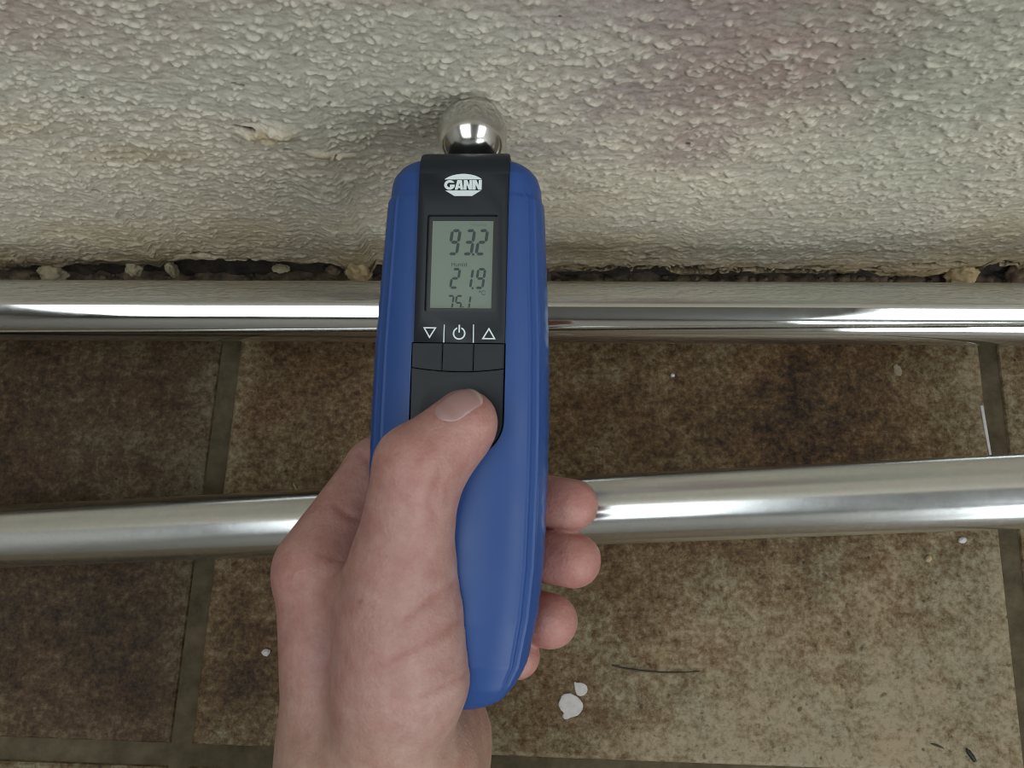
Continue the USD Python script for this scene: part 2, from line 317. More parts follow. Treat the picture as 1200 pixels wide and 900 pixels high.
# ------------------------------------------------------------------ the damp wall: rough plaster coat with a crumbling foot
wall = thing('wall_front', None, None, kind='structure')
def sstep(a, b, v): t = np.clip((v - a) / (b - a), 0, 1); return t * t * (3 - 2 * t)
base = np.array([0.530, 0.476, 0.382])
def coat(WX0, WX1, WZ0, WZ1, WS, SEED, COARSE):
    nx, nz = int((WX1 - WX0) / WS) + 1, int((WZ1 - WZ0) / WS) + 1
    def gnoise(sx, sz, seed):
        g = gaussian_filter(np.random.default_rng(seed + SEED).standard_normal((nz, nx)), (sz / WS, sx / WS), mode='wrap')
        return g / g.std()
    xs = np.linspace(WX0, WX1, nx); t_ = np.linspace(0, 1, nz)
    foot = np.array([(-.31, .010), (-.235, .010), (-.205, .012), (-.19, .012), (-.166, .016), (-.151, .012), (-.147, .019), (-.13, .024), (-.115, .022), (-.09, .019), (-.078, .018), (-.071, .008), (-.062, .008),
                     (-.058, .020), (-.045, .021), (0, .012), (.03, .011), (.04, .010), (.06, .013), (.08, .012), (.1, .010), (.12, .011), (.14, .009), (.16, .007), (.19, .008), (.2, .007), (.203, .017), (.215, .016), (.22, .010), (.235, .018), (.31, .012)])
    jag = gaussian_filter(np.random.default_rng(5).standard_normal(nx), 3.5); jag /= jag.std()
    jag2 = gaussian_filter(np.random.default_rng(6).standard_normal(nx), 14); jag2 /= jag2.std()
    zb = np.interp(xs, foot[:, 0], foot[:, 1]) + 0.0007 * jag + 0.0011 * jag2
    zb = np.maximum(zb, 0.0015) if WZ0 == 0 else np.full(nx, WZ0)
    Z = zb[None, :] + (WZ1 - zb[None, :]) * t_[:, None]
    X = np.broadcast_to(xs, Z.shape)
    n_a = gnoise(0.00058 * COARSE, 0.00050 * COARSE, 1); n_b = gnoise(0.0016, 0.0010, 2); n_c = gnoise(0.012, 0.008, 3); n_d = gnoise(0.03, 0.02, 4); n_f = gnoise(0.0040, 0.0006, 8)
    up = sstep(0.02, 0.13, Z)                              # coarse roller stipple above, brushed out flat near the foot
    blob = sstep(0.6, 2.2, n_a + 0.45 * n_b + 0.25 * n_c)
    H = 0.00062 * blob * (0.35 + 0.65 * up) + 0.00010 * n_b + 0.00006 * n_f * (1.3 - 0.6 * up) + 0.00007 * n_a + 0.00028 * n_c * (1 - 0.5 * up) + 0.0006 * n_d
    def ell(cx, cz, rx, rz, rot=0.0):
        c, s = math.cos(rot), math.sin(rot); dx, dz = X - cx, Z - cz
        return np.sqrt(((dx * c + dz * s) / rx) ** 2 + ((-dx * s + dz * c) / rz) ** 2)
    def soft(cx, cz, rx, rz, rot=0.0, w=0.5): return sstep(1 + w, 1 - w, ell(cx, cz, rx, rz, rot) + 0.28 * n_c + 0.12 * n_b)
    fade = sstep(0, 0.003, np.minimum(X - WX0, WX1 - X)) * sstep(0, 0.003, WZ1 - Z) * (1.0 if WZ0 == 0 else sstep(0, 0.003, Z - WZ0))
    bl1 = soft(-0.0785, 0.1235, 0.0095, 0.0042, -0.05); bl2 = soft(-0.0605, 0.1105, 0.007, 0.002, -0.1)
    H += 0.0023 * bl1 * (1 + 0.25 * n_b) + 0.0014 * bl2 + 0.0012 * soft(-0.1277, 0.0275, 0.006, 0.003) 
    cracks = [((-0.0865, 0.1268), (-0.0805, 0.1266), 0.00045), ((-0.0805, 0.1485), (-0.0785, 0.1472), 0.0004), ((-0.0638, 0.1490), (-0.0630, 0.1486), 0.00045), ((-0.0742, 0.1129), (-0.0722, 0.1129), 0.0005),
              ((-0.1497, 0.0846), (-0.1482, 0.0840), 0.0004), ((-0.0570, 0.1018), (-0.0562, 0.1012), 0.0003), ((-0.1355, 0.0285), (-0.1285, 0.0315), 0.0007), ((-0.1285, 0.0315), (-0.1195, 0.027), 0.0007),
              ((-0.14, 0.028), (-0.135, 0.0285), 0.0006)]
    dark = np.zeros_like(Z)
    for a, b, w in cracks:
        ax, az, bx, bz = *a, *b
        tt = np.clip(((X - ax) * (bx - ax) + (Z - az) * (bz - az)) / ((bx - ax) ** 2 + (bz - az) ** 2), 0, 1)
        dd = np.hypot(X - ax - tt * (bx - ax), Z - az - tt * (bz - az)) + 0.00012 * n_a
        dark = np.maximum(dark, sstep(w * 1.3, w * 0.6, dd))
    holes = np.zeros_like(Z)
    for cx, cz, rx, rz in [(.1739, .0218, .0036, .0016), (.1885, .0228, .0038, .0014), (.2066, .017, .006, .004), (.066, .0165, .008, .0024), (.049, .0145, .005, .002), (.09, .0158, .011, .0017), (.112, .0158, .012, .0016), (.135, .0140, .008, .0016), (.078, .0205, .003, .0011), (.102, .0185, .006, .0010), (.124, .0175, .004, .0010), (.150, .0125, .005, .0016),
                           (-.152, .0145, .004, .0025), (.055, .030, .0018, .0012), (.058, .027, .0035, .0012), (.004, .016, .01, .002), (-.115, .0245, .012, .0012), (-.215, .0125, .007, .0015), (.066, .0185, .002, .0014), (.042, .0185, .003, .0009)]:
        holes = np.maximum(holes, sstep(1.25, 0.75, ell(cx, cz, rx, rz) + 0.35 * n_b + 0.22 * n_a))
    H = H * fade - 0.004 * holes - 0.0012 * dark
    # pigment
    C = np.broadcast_to(base, Z.shape + (3,)).copy()
    def mixc(mask, col): C[:] = C * (1 - mask[..., None]) + np.array(col) * mask[..., None]
    mixc(0.55 * soft(-0.10, 0.165, 0.13, 0.05) * 0.8, (0.37, 0.385, 0.345))
    mixc(0.50 * sstep(-0.6, 1.6, n_d + 0.3 * n_c), (0.37, 0.36, 0.31))
    mixc(0.80 * soft(0.072, 0.160, 0.042, 0.036, 0.3, 0.6), (0.305, 0.225, 0.205))
    mixc(0.60 * soft(0.062, 0.118, 0.020, 0.016, 0.0, 0.7), (0.36, 0.27, 0.25))
    mixc(0.6 * soft(-0.128, 0.180, 0.035, 0.018, 0.0, 0.7), (0.38, 0.29, 0.26))
    mixc(0.45 * soft(-0.045, 0.190, 0.03, 0.009, 0.0, 0.7), (0.38, 0.29, 0.275))
    mixc(0.30 * soft(0.02, 0.155, 0.03, 0.03, 0.0, 0.8), (0.36, 0.31, 0.31))
    mixc(0.40 * soft(0.128, 0.172, 0.03, 0.035, 0.4, 0.7), (0.37, 0.405, 0.32))
    mixc(0.35 * soft(0.135, 0.11, 0.05, 0.045, 0.0, 0.8), (0.36, 0.40, 0.33))
    yell = sstep(0.085, 0.012, Z + 0.010 * n_c + 0.012 * n_d)
    mixc(0.75 * yell, (0.40, 0.325, 0.195))
    mixc(0.50 * sstep(0.032, 0.008, Z + 0.004 * n_c + 0.002 * n_b), (0.29, 0.215, 0.115))
    grime = sstep(-0.3, 1.3, 0.7 * gnoise(0.004, 0.0022, 31) + 0.5 * n_c + 2.4 * sstep(0.040, 0.010, Z) - 1.2) * sstep(0.05, 0.015, Z)
    mixc(0.55 * grime, (0.20, 0.135, 0.065))
    mixc(0.55 * soft(-0.1217, 0.1085, 0.02, 0.0055), (0.36, 0.29, 0.18))
    mixc(0.40 * soft(-0.155, 0.125, 0.03, 0.006), (0.37, 0.31, 0.22))
    mixc(0.7 * bl1, (0.38, 0.29, 0.165)); mixc(0.6 * bl2, (0.40, 0.32, 0.20))
    mixc(0.45 * soft(-0.0725, 0.1225, 0.003, 0.002), (0.28, 0.20, 0.10))
    mixc(0.35 * soft(0.02, 0.088, 0.012, 0.004), (0.25, 0.21, 0.15))
    mixc(0.55 * blob * (0.3 + 0.7 * up), (0.50, 0.47, 0.385))
    speck = sstep(3.2, 3.5, gnoise(0.0009, 0.0006, 21) + 0.8 * sstep(0.04, 0.01, Z)); mixc(0.8 * speck, (0.05, 0.04, 0.03))
    mould = sstep(0.7, 1.5, gnoise(0.006, 0.0016, 22) + 0.5 * n_a + 2.6 * sstep(0.022, 0.006, Z - zb[None, :] * 0.45) - 1.0) * sstep(0.034, 0.02, Z); mixc(0.75 * mould, (0.06, 0.045, 0.025))
    band = np.exp(-((Z - 0.0168) / 0.0032) ** 2) * sstep(0.015, 0.03, X) * sstep(0.172, 0.155, X)
    mould2 = sstep(0.1, 0.7, 0.8 * gnoise(0.0030, 0.0008, 41) + 0.5 * gnoise(0.0008, 0.0006, 42) + 1.3 * band - 1.0) * sstep(0.1, 0.4, band)
    mixc(0.9 * mould2, (0.022, 0.017, 0.010))
    H = H - 0.0012 * mould2
    mixc(np.maximum(dark, holes), (0.016, 0.013, 0.010))
    Y = -H + 0.0004
    # relax the very edge so the foot curls back into the joint
    curl = sstep(0.0035, 0.0, Z - zb[None, :]) if WZ0 == 0 else 0.0 * Z
    Y = Y + 0.0022 * curl ** 2
    V = np.stack([X, Y, Z], -1).reshape(-1, 3)
    i0 = (np.arange(nz - 1)[:, None] * nx + np.arange(nx - 1)[None, :]).ravel()
    F = np.c_[i0, i0 + 1, i0 + 1 + nx, i0 + nx]
    if WZ0 > 0:
        obj('plaster_coat', (V, F), 'plaster', wall, smooth=True, colors=C.reshape(-1, 3)); return
    # the broken edge: the coat is about 9 mm thick
    Vb = V[:nx].copy(); Vb[:, 1] = 0.010; Vb[:, 2] += 0.002
    j0 = np.arange(nx - 1); nb = len(V)
    F = np.vstack([F, np.c_[nb + j0, nb + j0 + 1, j0 + 1, j0]])
    V = np.vstack([V, Vb]); Cc = np.vstack([C.reshape(-1, 3), np.tile((0.10, 0.075, 0.045), (nx, 1))])
    obj('plaster_coat', (V, F), 'plaster', wall, smooth=True, colors=Cc)
coat(-0.26, 0.26, 0.0, 0.205, 0.0004, 0, 1.0)
# the same coat round about, beyond the frame
coat(-0.70, -0.26, 0.0, 0.205, 0.0010, 100, 1.5)
coat(0.26, 0.70, 0.0, 0.205, 0.0010, 200, 1.5)
coat(-0.70, 0.70, 0.205, 0.45, 0.0016, 300, 2.0)
def plain(x0, x1, z0, z1, nm='plaster_coat'):
    gx, gz = np.meshgrid(np.linspace(x0, x1, 60), np.linspace(z0, z1, 30)); g = np.stack([gx, -0.0006 * (meshkit.fbm(np.stack([gx, gz, gx * 0], -1).reshape(-1, 3) * 20).reshape(gx.shape) - 0.5), gz], -1).reshape(-1, 3)
    k = (np.arange(29)[:, None] * 60 + np.arange(59)[None]).ravel()
    obj(nm, (g, np.c_[k, k + 1, k + 61, k + 60]), 'plaster', wall, smooth=True, colors=np.tile(base, (len(g), 1)))
plain(R_['x0'], -0.70, 0.010, 0.45); plain(0.70, R_['x1'], 0.010, 0.45); plain(R_['x0'], R_['x1'], 0.45, R_['z1'])
# dark masonry behind it
gx, gz = np.meshgrid(np.linspace(-0.70, 0.70, 920), np.linspace(-0.01, 0.05, 44))
P3 = np.stack([gx, gz, gx * 0], -1).reshape(-1, 3)
gy = (0.0065 - 0.0055 * meshkit.fbm(P3 * 130, 4, 3)).reshape(gx.shape)
k = (np.arange(43)[:, None] * 920 + np.arange(919)[None]).ravel()
obj('masonry_face', (np.stack([gx, gy, gz], -1).reshape(-1, 3), np.c_[k, k + 1, k + 921, k + 920]), 'substrate', wall, smooth=40)
obj('masonry', boxm(R_['x0'], R_['x1'], 0.010, 0.1, 0.0, R_['z1']), 'substrate', wall)

def lump(rx, ry, rz, seed, sub=3, amp=0.5, freq=2.1):
    m = trimesh.creation.icosphere(sub, 1.0); v = m.vertices
    v = v * (1 + amp * (meshkit.fbm(v * freq + seed * 3.7, 3, seed)[:, None] - 0.5) * 2)
    m = trimesh.Trimesh(v * [rx, ry, rz], m.faces, process=False)
    return m
# crumbs of masonry and dirt lying in the open joint
r2 = np.random.default_rng(33); parts = []
for k in range(520):
    x = r2.uniform(-0.27, 0.27); y = r2.uniform(-0.009, 0.003); s = 0.0005 + 0.0016 * r2.random() ** 2
    m = lump(s * 1.3, s, s * 0.8, k, 1); m.apply_translation([x, y, s * 0.5]); parts.append(m)
gx, gy = np.meshgrid(np.linspace(-0.70, 0.70, 1100), np.linspace(-0.016, 0.011, 26))
pz = np.stack([gx, gy, gx * 0], -1).reshape(-1, 3)
gz = (-0.0022 + 0.0060 * meshkit.fbm(pz * 150, 4, 8).reshape(gx.shape) * np.clip((gy + 0.016) / 0.006, 0, 1))
k = (np.arange(25)[:, None] * 1100 + np.arange(1099)[None]).ravel()
parts.append((np.stack([gx, gy, gz], -1).reshape(-1, 3), np.c_[k, k + 1, k + 1101, k + 1100]))
tag(obj('joint_dirt', join(*parts), 'dirt', smooth=40), 'dark brown crumbs of dirt filling the open joint along the wall foot', 'dirt', kind='stuff')

for x, y, z, rx, ry, rz, mat, lab in [
    (-.2010, -.0005, .0105, .0056, .0042, .0048, 'lump_pale', 'round pale plaster lump in the joint near the left end of the wall foot'),
    (-.1638, 0.0, .0150, .0034, .0035, .0034, 'lump_pale', 'small pale plaster lump at the wall foot left of the long dark gap'),
    (-.1475, 0.0, .0135, .0022, .0030, .0055, 'lump_pale', 'narrow upright pale plaster crumb at the left end of the long dark gap'),
    (-.0665, -.0005, .0130, .0052, .0045, .0075, 'lump_yellow', 'yellowish plaster lump in the joint just left of the blue meter'),
    (-.1010, .0010, .0130, .0036, .0020, .0009, 'lump_pale', 'flat pale plaster flake inside the long dark gap'),
    (-.0785, .0015, .0100, .0030, .0025, .0025, 'lump_brown', 'brown mortar crumb in the dark gap left of the yellowish lump'),
    (.1960, -.0005, .0110, .0060, .0045, .0085, 'lump_yellow', 'yellowish upright plaster lump at the wall foot near the right edge'),
    (.2225, .0, .0110, .0075, .0050, .0075, 'lump_brown', 'large brown mortar crumb at the far right of the wall foot')]:
    m = lump(rx, ry, rz, int(abs(x) * 1e4) % 97); m.apply_translation([x, y, z])
    tag(obj('plaster_lump', m, mat, smooth=True), lab, 'crumb')

# ------------------------------------------------------------------ chrome tubes
def bend(p0, p1, p2, r, n=12):
    a = (p0 - p1) / np.linalg.norm(p0 - p1); b = (p2 - p1) / np.linalg.norm(p2 - p1)
    ang = math.acos(np.clip(a @ b, -1, 1)); t = r / math.tan(ang / 2)
    s, e = p1 + a * t, p1 + b * t; u = np.linspace(0, 1, n)[:, None]
    return (1 - u) ** 2 * s + 2 * u * (1 - u) * p1 + u ** 2 * e
def line(a, b, n): return a + (b - a) * np.linspace(0, 1, n)[:, None]
A1, B1 = np.array([-.25, -.02832, .03917]), np.array([.25, -.03282, .05148])
d1 = (B1 - A1) / 0.5
pa, pb = A1 - d1 * 0.40, B1 + d1 * 0.35
fa, fb = np.array([pa[0] - 0.01, pa[1], 0.004]), np.array([pb[0] + 0.01, pb[1], 0.004])
path = np.vstack([fa[None], bend(fa, pa, pb, 0.022), line(A1 - d1 * .3, B1 + d1 * .25, 60), bend(pa, pb, fb, 0.03), fb[None]])
TR = 0.012
cp = thing('chrome_tube', 'polished chrome tube running level along the foot of the wall', 'pipe', loc=(0, 0, 0))
obj('tube', tube(path, TR, 64), 'chrome', cp, smooth=40)
for f in (fa, fb):
    m = trimesh.creation.cylinder(0.0145, 0.012, sections=40); m.apply_translation([f[0], f[1], 0.006]); obj('foot_cap', m, 'bezel_black', cp, smooth=40)
A2, B2 = np.array([-.25, -.11692, .01253]), np.array([.25, -.10407, .10288])
d2 = (B2 - A2) / 0.5
pb2 = B2 + d2 * 0.30; fb2 = np.array([pb2[0] + 0.03, pb2[1], 0.004])
path2 = np.vstack([line(A2 - d2 * 0.0, B2 + d2 * 0.22, 60), bend(A2, pb2, fb2, 0.03), fb2[None]])
cp2 = thing('chrome_tube', 'scuffed chrome tube nearer the camera, rising to the right behind the hand', 'pipe', loc=(0, 0, 0))
obj('tube', tube(path2, TR, 64), 'chrome_dusty', cp2, smooth=40)
m = trimesh.creation.cylinder(0.0145, 0.012, sections=40); m.apply_translation([fb2[0], fb2[1], 0.006]); obj('foot_cap', m, 'bezel_black', cp2, smooth=40)
dl = d2 / np.linalg.norm(d2)
m = trimesh.creation.cylinder(0.0122, 0.006, sections=40); m.apply_transform(trimesh.geometry.align_vectors([0, 0, 1], dl)); m.apply_translation(A2 - dl * 0.002); obj('end_cap', m, 'bezel_black', cp2, smooth=40)

# ------------------------------------------------------------------ little things lying on the tiles
def drop(pts):
    p = affinity.scale(Polygon(pts), 1000, 1000, origin=(0, 0)).buffer(-0.35, 8).buffer(0.6, 8).buffer(-0.25, 8)
    return mm(slab(p, 0, 0.5, 0.35))
SPOT_A = [(0.01946, -0.17658), (0.02011, -0.17509), (0.0213, -0.17433), (0.02367, -0.1741), (0.02642, -0.17543), (0.02758, -0.1767), (0.0285, -0.17803), (0.02856, -0.17915), (0.02831, -0.18026), (0.02734, -0.18159), (0.02631, -0.18248), (0.02355, -0.18323), (0.0226, -0.18368), (0.02119, -0.18383), (0.02049, -0.1831), (0.02042, -0.18251), (0.02083, -0.1814), (0.01966, -0.18029), (0.01889, -0.17881), (0.0189, -0.1777)]
SPOT_B = [(0.025, -0.16975), (0.02634, -0.17012), (0.02769, -0.17004), (0.02927, -0.17056), (0.0302, -0.17145), (0.03049, -0.17265), (0.03015, -0.17393), (0.02903, -0.1749), (0.0276, -0.17528), (0.02643, -0.17491), (0.02588, -0.17417), (0.02543, -0.17297), (0.02529, -0.1717)]
tag(obj('paint_spot', drop(SPOT_A), 'paint_white', smooth=30), 'larger white dried paint spot on the brown tile right of the meter tip', 'paint spot')
tag(obj('paint_spot', drop(SPOT_B), 'paint_white', smooth=30), 'smaller pointed white paint spot touching the larger one', 'paint spot')
tw = np.array([(0.0403, -0.1634), (0.0455, -0.1648), (0.052, -0.1656), (0.060, -0.1662), (0.068, -0.1662), (0.0752, -0.1657)])
u = np.linspace(0, 5, 40); tp = np.c_[np.interp(u, range(6), tw[:, 0]), gaussian_filter(np.interp(u, range(6), tw[:, 1]), 2, mode='nearest'), 0.0006 + 0.0003 * np.sin(u * 1.3)]
tag(obj('twig', tube(tp, 0.0003 + 0.0001 * np.sin(u), 8), 'twig_dark', smooth=True), 'thin dark curved twig lying on the brown tile', 'twig')
def bit(x, y, rx, ry, rz, rot, mat, name, lab, cat, seed):
    m = lump(rx, ry, rz, seed, 2); m.apply_transform(trimesh.transformations.rotation_matrix(rot, [0, 0, 1])); m.apply_translation([x, y, rz * 0.75]); tag(obj(name, m, mat, smooth=True), lab, cat)
bit(0.1792, -0.1965, 0.0028, 0.0009, 0.0008, -1.0, 'bit_black', 'bark_splinter', 'short black splinter on the tile near the bottom right corner', 'splinter', 3)
bit(0.1665, -0.1930, 0.0024, 0.0004, 0.0004, -0.35, 'twig_dark', 'bark_splinter', 'thin dark splinter left of the short black one', 'splinter', 5)
bit(0.1866, -0.1135, 0.0017, 0.0012, 0.0009, 0.3, 'paint_white', 'plaster_crumb', 'white plaster crumb by the right joint below the rising tube', 'crumb', 7)
bit(0.1716, -0.1212, 0.0014, 0.0012, 0.0010, 0.6, 'lump_yellow', 'plaster_crumb', 'tan crumb on the tile left of the white crumb', 'crumb', 8)
bit(0.0699, -0.0430, 0.0009, 0.0008, 0.0007, 0, 'paint_white', 'plaster_crumb', 'tiny white speck on the dark tile between the two tubes', 'crumb', 9)
bit(-0.0980, -0.1590, 0.0016, 0.0014, 0.0010, 0, 'paint_white', 'plaster_crumb', 'tiny white speck on the tile left of the hand', 'crumb', 10)
bit(0.1683, -0.0402, 0.0016, 0.0026, 0.00025, 0.2, 'lump_brown_pale', 'plaster_flake', 'flat tan flake on the tile near the right joint, close to the level tube', 'flake', 12)
bit(-0.0905, -0.0935, 0.0004, 0.0028, 0.0004, 0.5, 'lump_yellow', 'plaster_flake', 'thin pale flake by the left joint above the scuffed tube', 'flake', 13)
s0, s1 = np.array([0.2028, -0.0560]), np.array([0.2032, -0.0790])
sp = Polygon([s0 + (-.0007, 0), s0 + (.0006, 0), s0 * .5 + s1 * .5 + (.0008, 0), s1 + (.0008, 0), s1 + (-.0002, 0), s0 * .5 + s1 * .5 + (-.0006, 0)])
tag(obj('paint_smear', mm(slab(affinity.scale(sp, 1000, 1000, origin=(0, 0)), 0, 0.3, 0.2)), 'paint_white', smooth=30), 'white paint smear along the tile edge at the right joint', 'paint smear')

# ------------------------------------------------------------------ moisture meter (frame: u across, v towards the ball, w up out of the front; millimetres)
DO = np.array([-0.01363771, -0.0944752, 0.12527958])
DM = np.array([[0.99615622, -0.03459917, 0.08047167], [0.01988133, 0.98401515, 0.17697153], [-0.08530841, -0.1746914, 0.98092068]])
FRAME = Gf.Matrix4d(*DM[0], 0, *DM[1], 0, *DM[2], 0, *DO, 1)
PV = np.array([-77.6, -77.3, -76.1, -74.2, -70, -64.3, -51.5, -37.5, -14, 0, 22, 42, 60, 63.2, 64.0, 68, 70.5, 72.5, 74.0, 75.0, 75.4])
PW = np.array([2.0, 6.3, 10.5, 14.0, 17.4, 20.3, 22.9, 24.3, 24.9, 24.9, 24.5, 23.5, 22.6, 22.4, 21.7, 21.4, 20.6, 19.0, 16.8, 13.5, 10.5])
FV = np.array([-77.6, -77.0, -75, -71, -64, -52, -38, -10, 60, 70, 73.5, 75.4]); FW = np.array([2.0, 4.0, 6.5, 9.3, 12.0, 13.9, 14.6, 14.8, 14.8, 14.4, 13.0, 9.5])
BW = np.array([-1.0, -4.0, -7, -9.5, -11.3, -12.6, -13.0, -13.0, -13.0, -12.5, -11.0, -7.0])
EXPN = 3.0; UC = -0.8
def dev_sdf(u, v, w):
    hw = np.interp(v, PV, PW); wf = np.interp(v, FV, FW); wb = np.interp(v, FV, BW)
    wc, hh = (wf + wb) / 2, np.maximum((wf - wb) / 2, 0.5)
    q = ((np.abs(u - UC) / hw) ** EXPN + (np.abs(w - wc) / hh) ** EXPN) ** (1 / EXPN)
    d = (q - 1) * np.minimum(hw, hh)
    return np.maximum(d, np.maximum(v - 75.4, -77.6 - v))
nt = 240
tv = np.unique(np.concatenate([np.linspace(-77.6, -60, 40), np.linspace(-60, 62, 140), np.linspace(62, 65, 10), np.linspace(65, 75.4, 30)]))
th = np.linspace(0, 2 * np.pi, nt, endpoint=False); ct, st_ = np.cos(th), np.sin(th)
sx = np.sign(ct) * np.abs(ct) ** (2 / EXPN); sy = np.sign(st_) * np.abs(st_) ** (2 / EXPN)
rings = []
for v in tv:
    hw, wf, wb = np.interp(v, PV, PW), np.interp(v, FV, FW), np.interp(v, FV, BW); wc, hh = (wf + wb) / 2, (wf - wb) / 2
    x, y = hw * sx, hh * sy
    nrm = np.stack([np.sign(sx) * np.abs(sx) ** (EXPN - 1) / hw, np.sign(sy) * np.abs(sy) ** (EXPN - 1) / hh], 1); nrm /= np.linalg.norm(nrm, axis=1)[:, None]
    f = np.abs(sx); off = np.zeros(nt)
    live = sstep(-74, -66, np.array(v)) * sstep(66, 63, np.array(v))
    frontside = sy > 0.0
    for c, wd, hgt in ((0.815, 0.012, 0.42), (0.905, 0.012, 0.40)):
        off += np.where(frontside, hgt * np.exp(-((f - c) / wd) ** 2), 0) * live
    side = sstep(0.955, 0.985, f) * (np.abs(sy) < 0.75)
    off += side * 0.12 * sstep(0.2, 0.8, np.array(0.5 + 0.5 * math.cos(v / 5.6 * 2 * math.pi))) * sstep(-72, -66, np.array(v)) * sstep(50, 44, np.array(v))
    rings.append(np.stack([x + UC + nrm[:, 0] * off, np.full(nt, v), y + wc + nrm[:, 1] * off], 1))
V = np.vstack(rings); n_ = len(tv); j = np.arange(nt); k = (j + 1) % nt
F = np.vstack([np.c_[i * nt + j, (i + 1) * nt + j, (i + 1) * nt + k, i * nt + k] for i in range(n_ - 1)])
F = np.vstack([F[:, [0, 1, 2]], F[:, [0, 2, 3]]])
V = np.vstack([V, V[:nt].mean(0), V[-nt:].mean(0)]); F = np.vstack([F, np.c_[np.full(nt, len(V) - 2), j, k], np.c_[np.full(nt, len(V) - 1), (n_ - 1) * nt + k, (n_ - 1) * nt + j]])
tm = trimesh.Trimesh(V, F, process=False)
if tm.volume < 0: tm.invert()
body = man(tm)
PL, PRt = -12.35, 12.55
def roundrect(x0, y0, x1, y1, r): return sbox(x0 + r, y0 + r, x1 - r, y1 - r).buffer(r, 16)
pad_low = Polygon([(PL - .35, 21.9), (PL - .45, 1.0)] + [(-0.1 + 12.7 * math.cos(a), 1.0 + 10.6 * math.sin(a)) for a in np.linspace(math.pi, 2 * math.pi, 40)] + [(PRt, 21.9)])
strip = unary_union([sbox(PL, 21.5, PRt, 90), pad_low.buffer(0.2)])
body = body - extrude(strip, 11.2, 40)
meter = thing('moisture_meter', 'blue handheld moisture meter with black front and steel ball pressed on the wall', 'moisture meter', matrix=FRAME)
obj('shell', mm(body), 'blue_shell', meter, smooth=35)
# front panel: wraps over the head end; outline in (v, w) extruded across, trimmed by a rounded outline
side = Polygon([(21.95, 11.0), (21.95, 15.25)] + [(68.5 + 8.2 * math.sin(a), 7.2 + 8.05 * math.cos(a)) for a in np.linspace(0, math.pi / 2, 24)] + [(76.9, -9), (70, -9), (70, 11.0)])
fp = extrude(side, PL + 0.12, PRt - 0.12)      # x=v, y=w, z=u
fp = fp.transform(np.array([[0, 0, 1, 0], [1, 0, 0, 0], [0, 1, 0, 0]], float))
arch = Polygon([(PL + .12, 0), (PRt - .12, 0)] + [(0.1 + 12.35 * math.cos(a) ** 0.35 if math.cos(a) > 0 else 0.1 - 12.35 * abs(math.cos(a)) ** 0.35, 74.6 + 2.4 * math.sin(a)) for a in np.linspace(0, math.pi, 60)])
fp = fp ^ extrude(arch, -30, 40)
LW = (-9.6, 30.4, 9.9, 57.2)
fp = fp - extrude(roundrect(*LW, 0.6), 13.4, 30)
obj('front_panel', mm(fp), 'panel_black', meter, smooth=30)
disp = obj('display', mm(extrude(sbox(LW[0] + .1, LW[1] + .1, LW[2] - .1, LW[3] - .1), 13.0, 13.75)), 'bezel_black', meter)
lcd = obj('screen', mm(extrude(sbox(-8.3, 31.6, 8.5, 55.8), 13.7, 13.85)), 'lcd', disp)
SEG = {'0': 'abcdef', '1': 'bc', '2': 'abged', '3': 'abgcd', '5': 'afgcd', '7': 'abc', '9': 'abcdfg'}
def digit(ch, x, y, w, h, t):
    g = t * 0.14; P = {}
    def hs(yc): return Polygon([(t * .5 + g, yc), (t + g, yc + t / 2), (w - t - g, yc + t / 2), (w - t * .5 - g, yc), (w - t - g, yc - t / 2), (t + g, yc - t / 2)])
    def vs(xc, y0, y1): return Polygon([(xc, y0 + g), (xc + t / 2, y0 + t / 2 + g), (xc + t / 2, y1 - t / 2 - g), (xc, y1 - g), (xc - t / 2, y1 - t / 2 - g), (xc - t / 2, y0 + t / 2 + g)])
    P = {'a': hs(h - t / 2), 'g': hs(h / 2), 'd': hs(t / 2), 'f': vs(t / 2, h / 2, h - t / 2), 'b': vs(w - t / 2, h / 2, h - t / 2), 'e': vs(t / 2, t / 2, h / 2), 'c': vs(w - t / 2, t / 2, h / 2)}
    p = unary_union([P[s].buffer(0.01) for s in SEG[ch]])
    return affinity.translate(affinity.skew(p, xs=7, origin=(0, 0)), x, y)
LCDZ = 13.85
def on_lcd(name, poly, mat='lcd_ink'):
    obj(name, mm(extrude(poly.intersection(sbox(-8.3, 31.75, 8.5, 55.8)), LCDZ - .02, LCDZ + 0.05)), mat, disp)
for ch, x in (('9', -4.0), ('3', 0.0), ('2', 3.55)): on_lcd('digit', digit(ch, x, 46.2, 2.95, 7.3, 0.82))
on_lcd('decimal_point', sbox(2.85, 46.15, 3.45, 46.8))
for ch, x in (('2', -3.25), ('1', 0.35), ('9', 3.7)): on_lcd('digit', digit(ch, x, 36.9, 2.55, 5.8, 0.68))
on_lcd('decimal_point', sbox(3.0, 36.85, 3.5, 37.4))
for ch, x in (('7', -4.1), ('5', -1.75), ('1', 0.55)): on_lcd('digit', digit(ch, x, 30.9, 2.0, 4.3, 0.5))
on_lcd('decimal_point', sbox(0.55, 31.7, 0.95, 32.1))
def lettering(text, height, x, y, z, parent, mat, name='lettering', bold=False, width=None, depth=0.05):
    t = meshkit.text_mesh(text, height, 0.002, bold); v = np.array(t.vertices); v -= v.min(0); ext = v.max(0)
    v[:, 1] *= height / ext[1]; v[:, 0] *= (width / ext[0]) if width else height / ext[1]; v[:, 2] *= depth / max(ext[2], 1e-9)
    v += [x, y, z]; return obj(name, (v * 0.001, np.array(t.faces)), mat, parent)
lettering('Humid', 1.15, -2.7, 43.1, LCDZ - .01, disp, 'lcd_ink', width=4.2)
lettering('digits', 1.0, 2.2, 54.2, LCDZ - .01, disp, 'lcd_ink_faint', width=4.4)
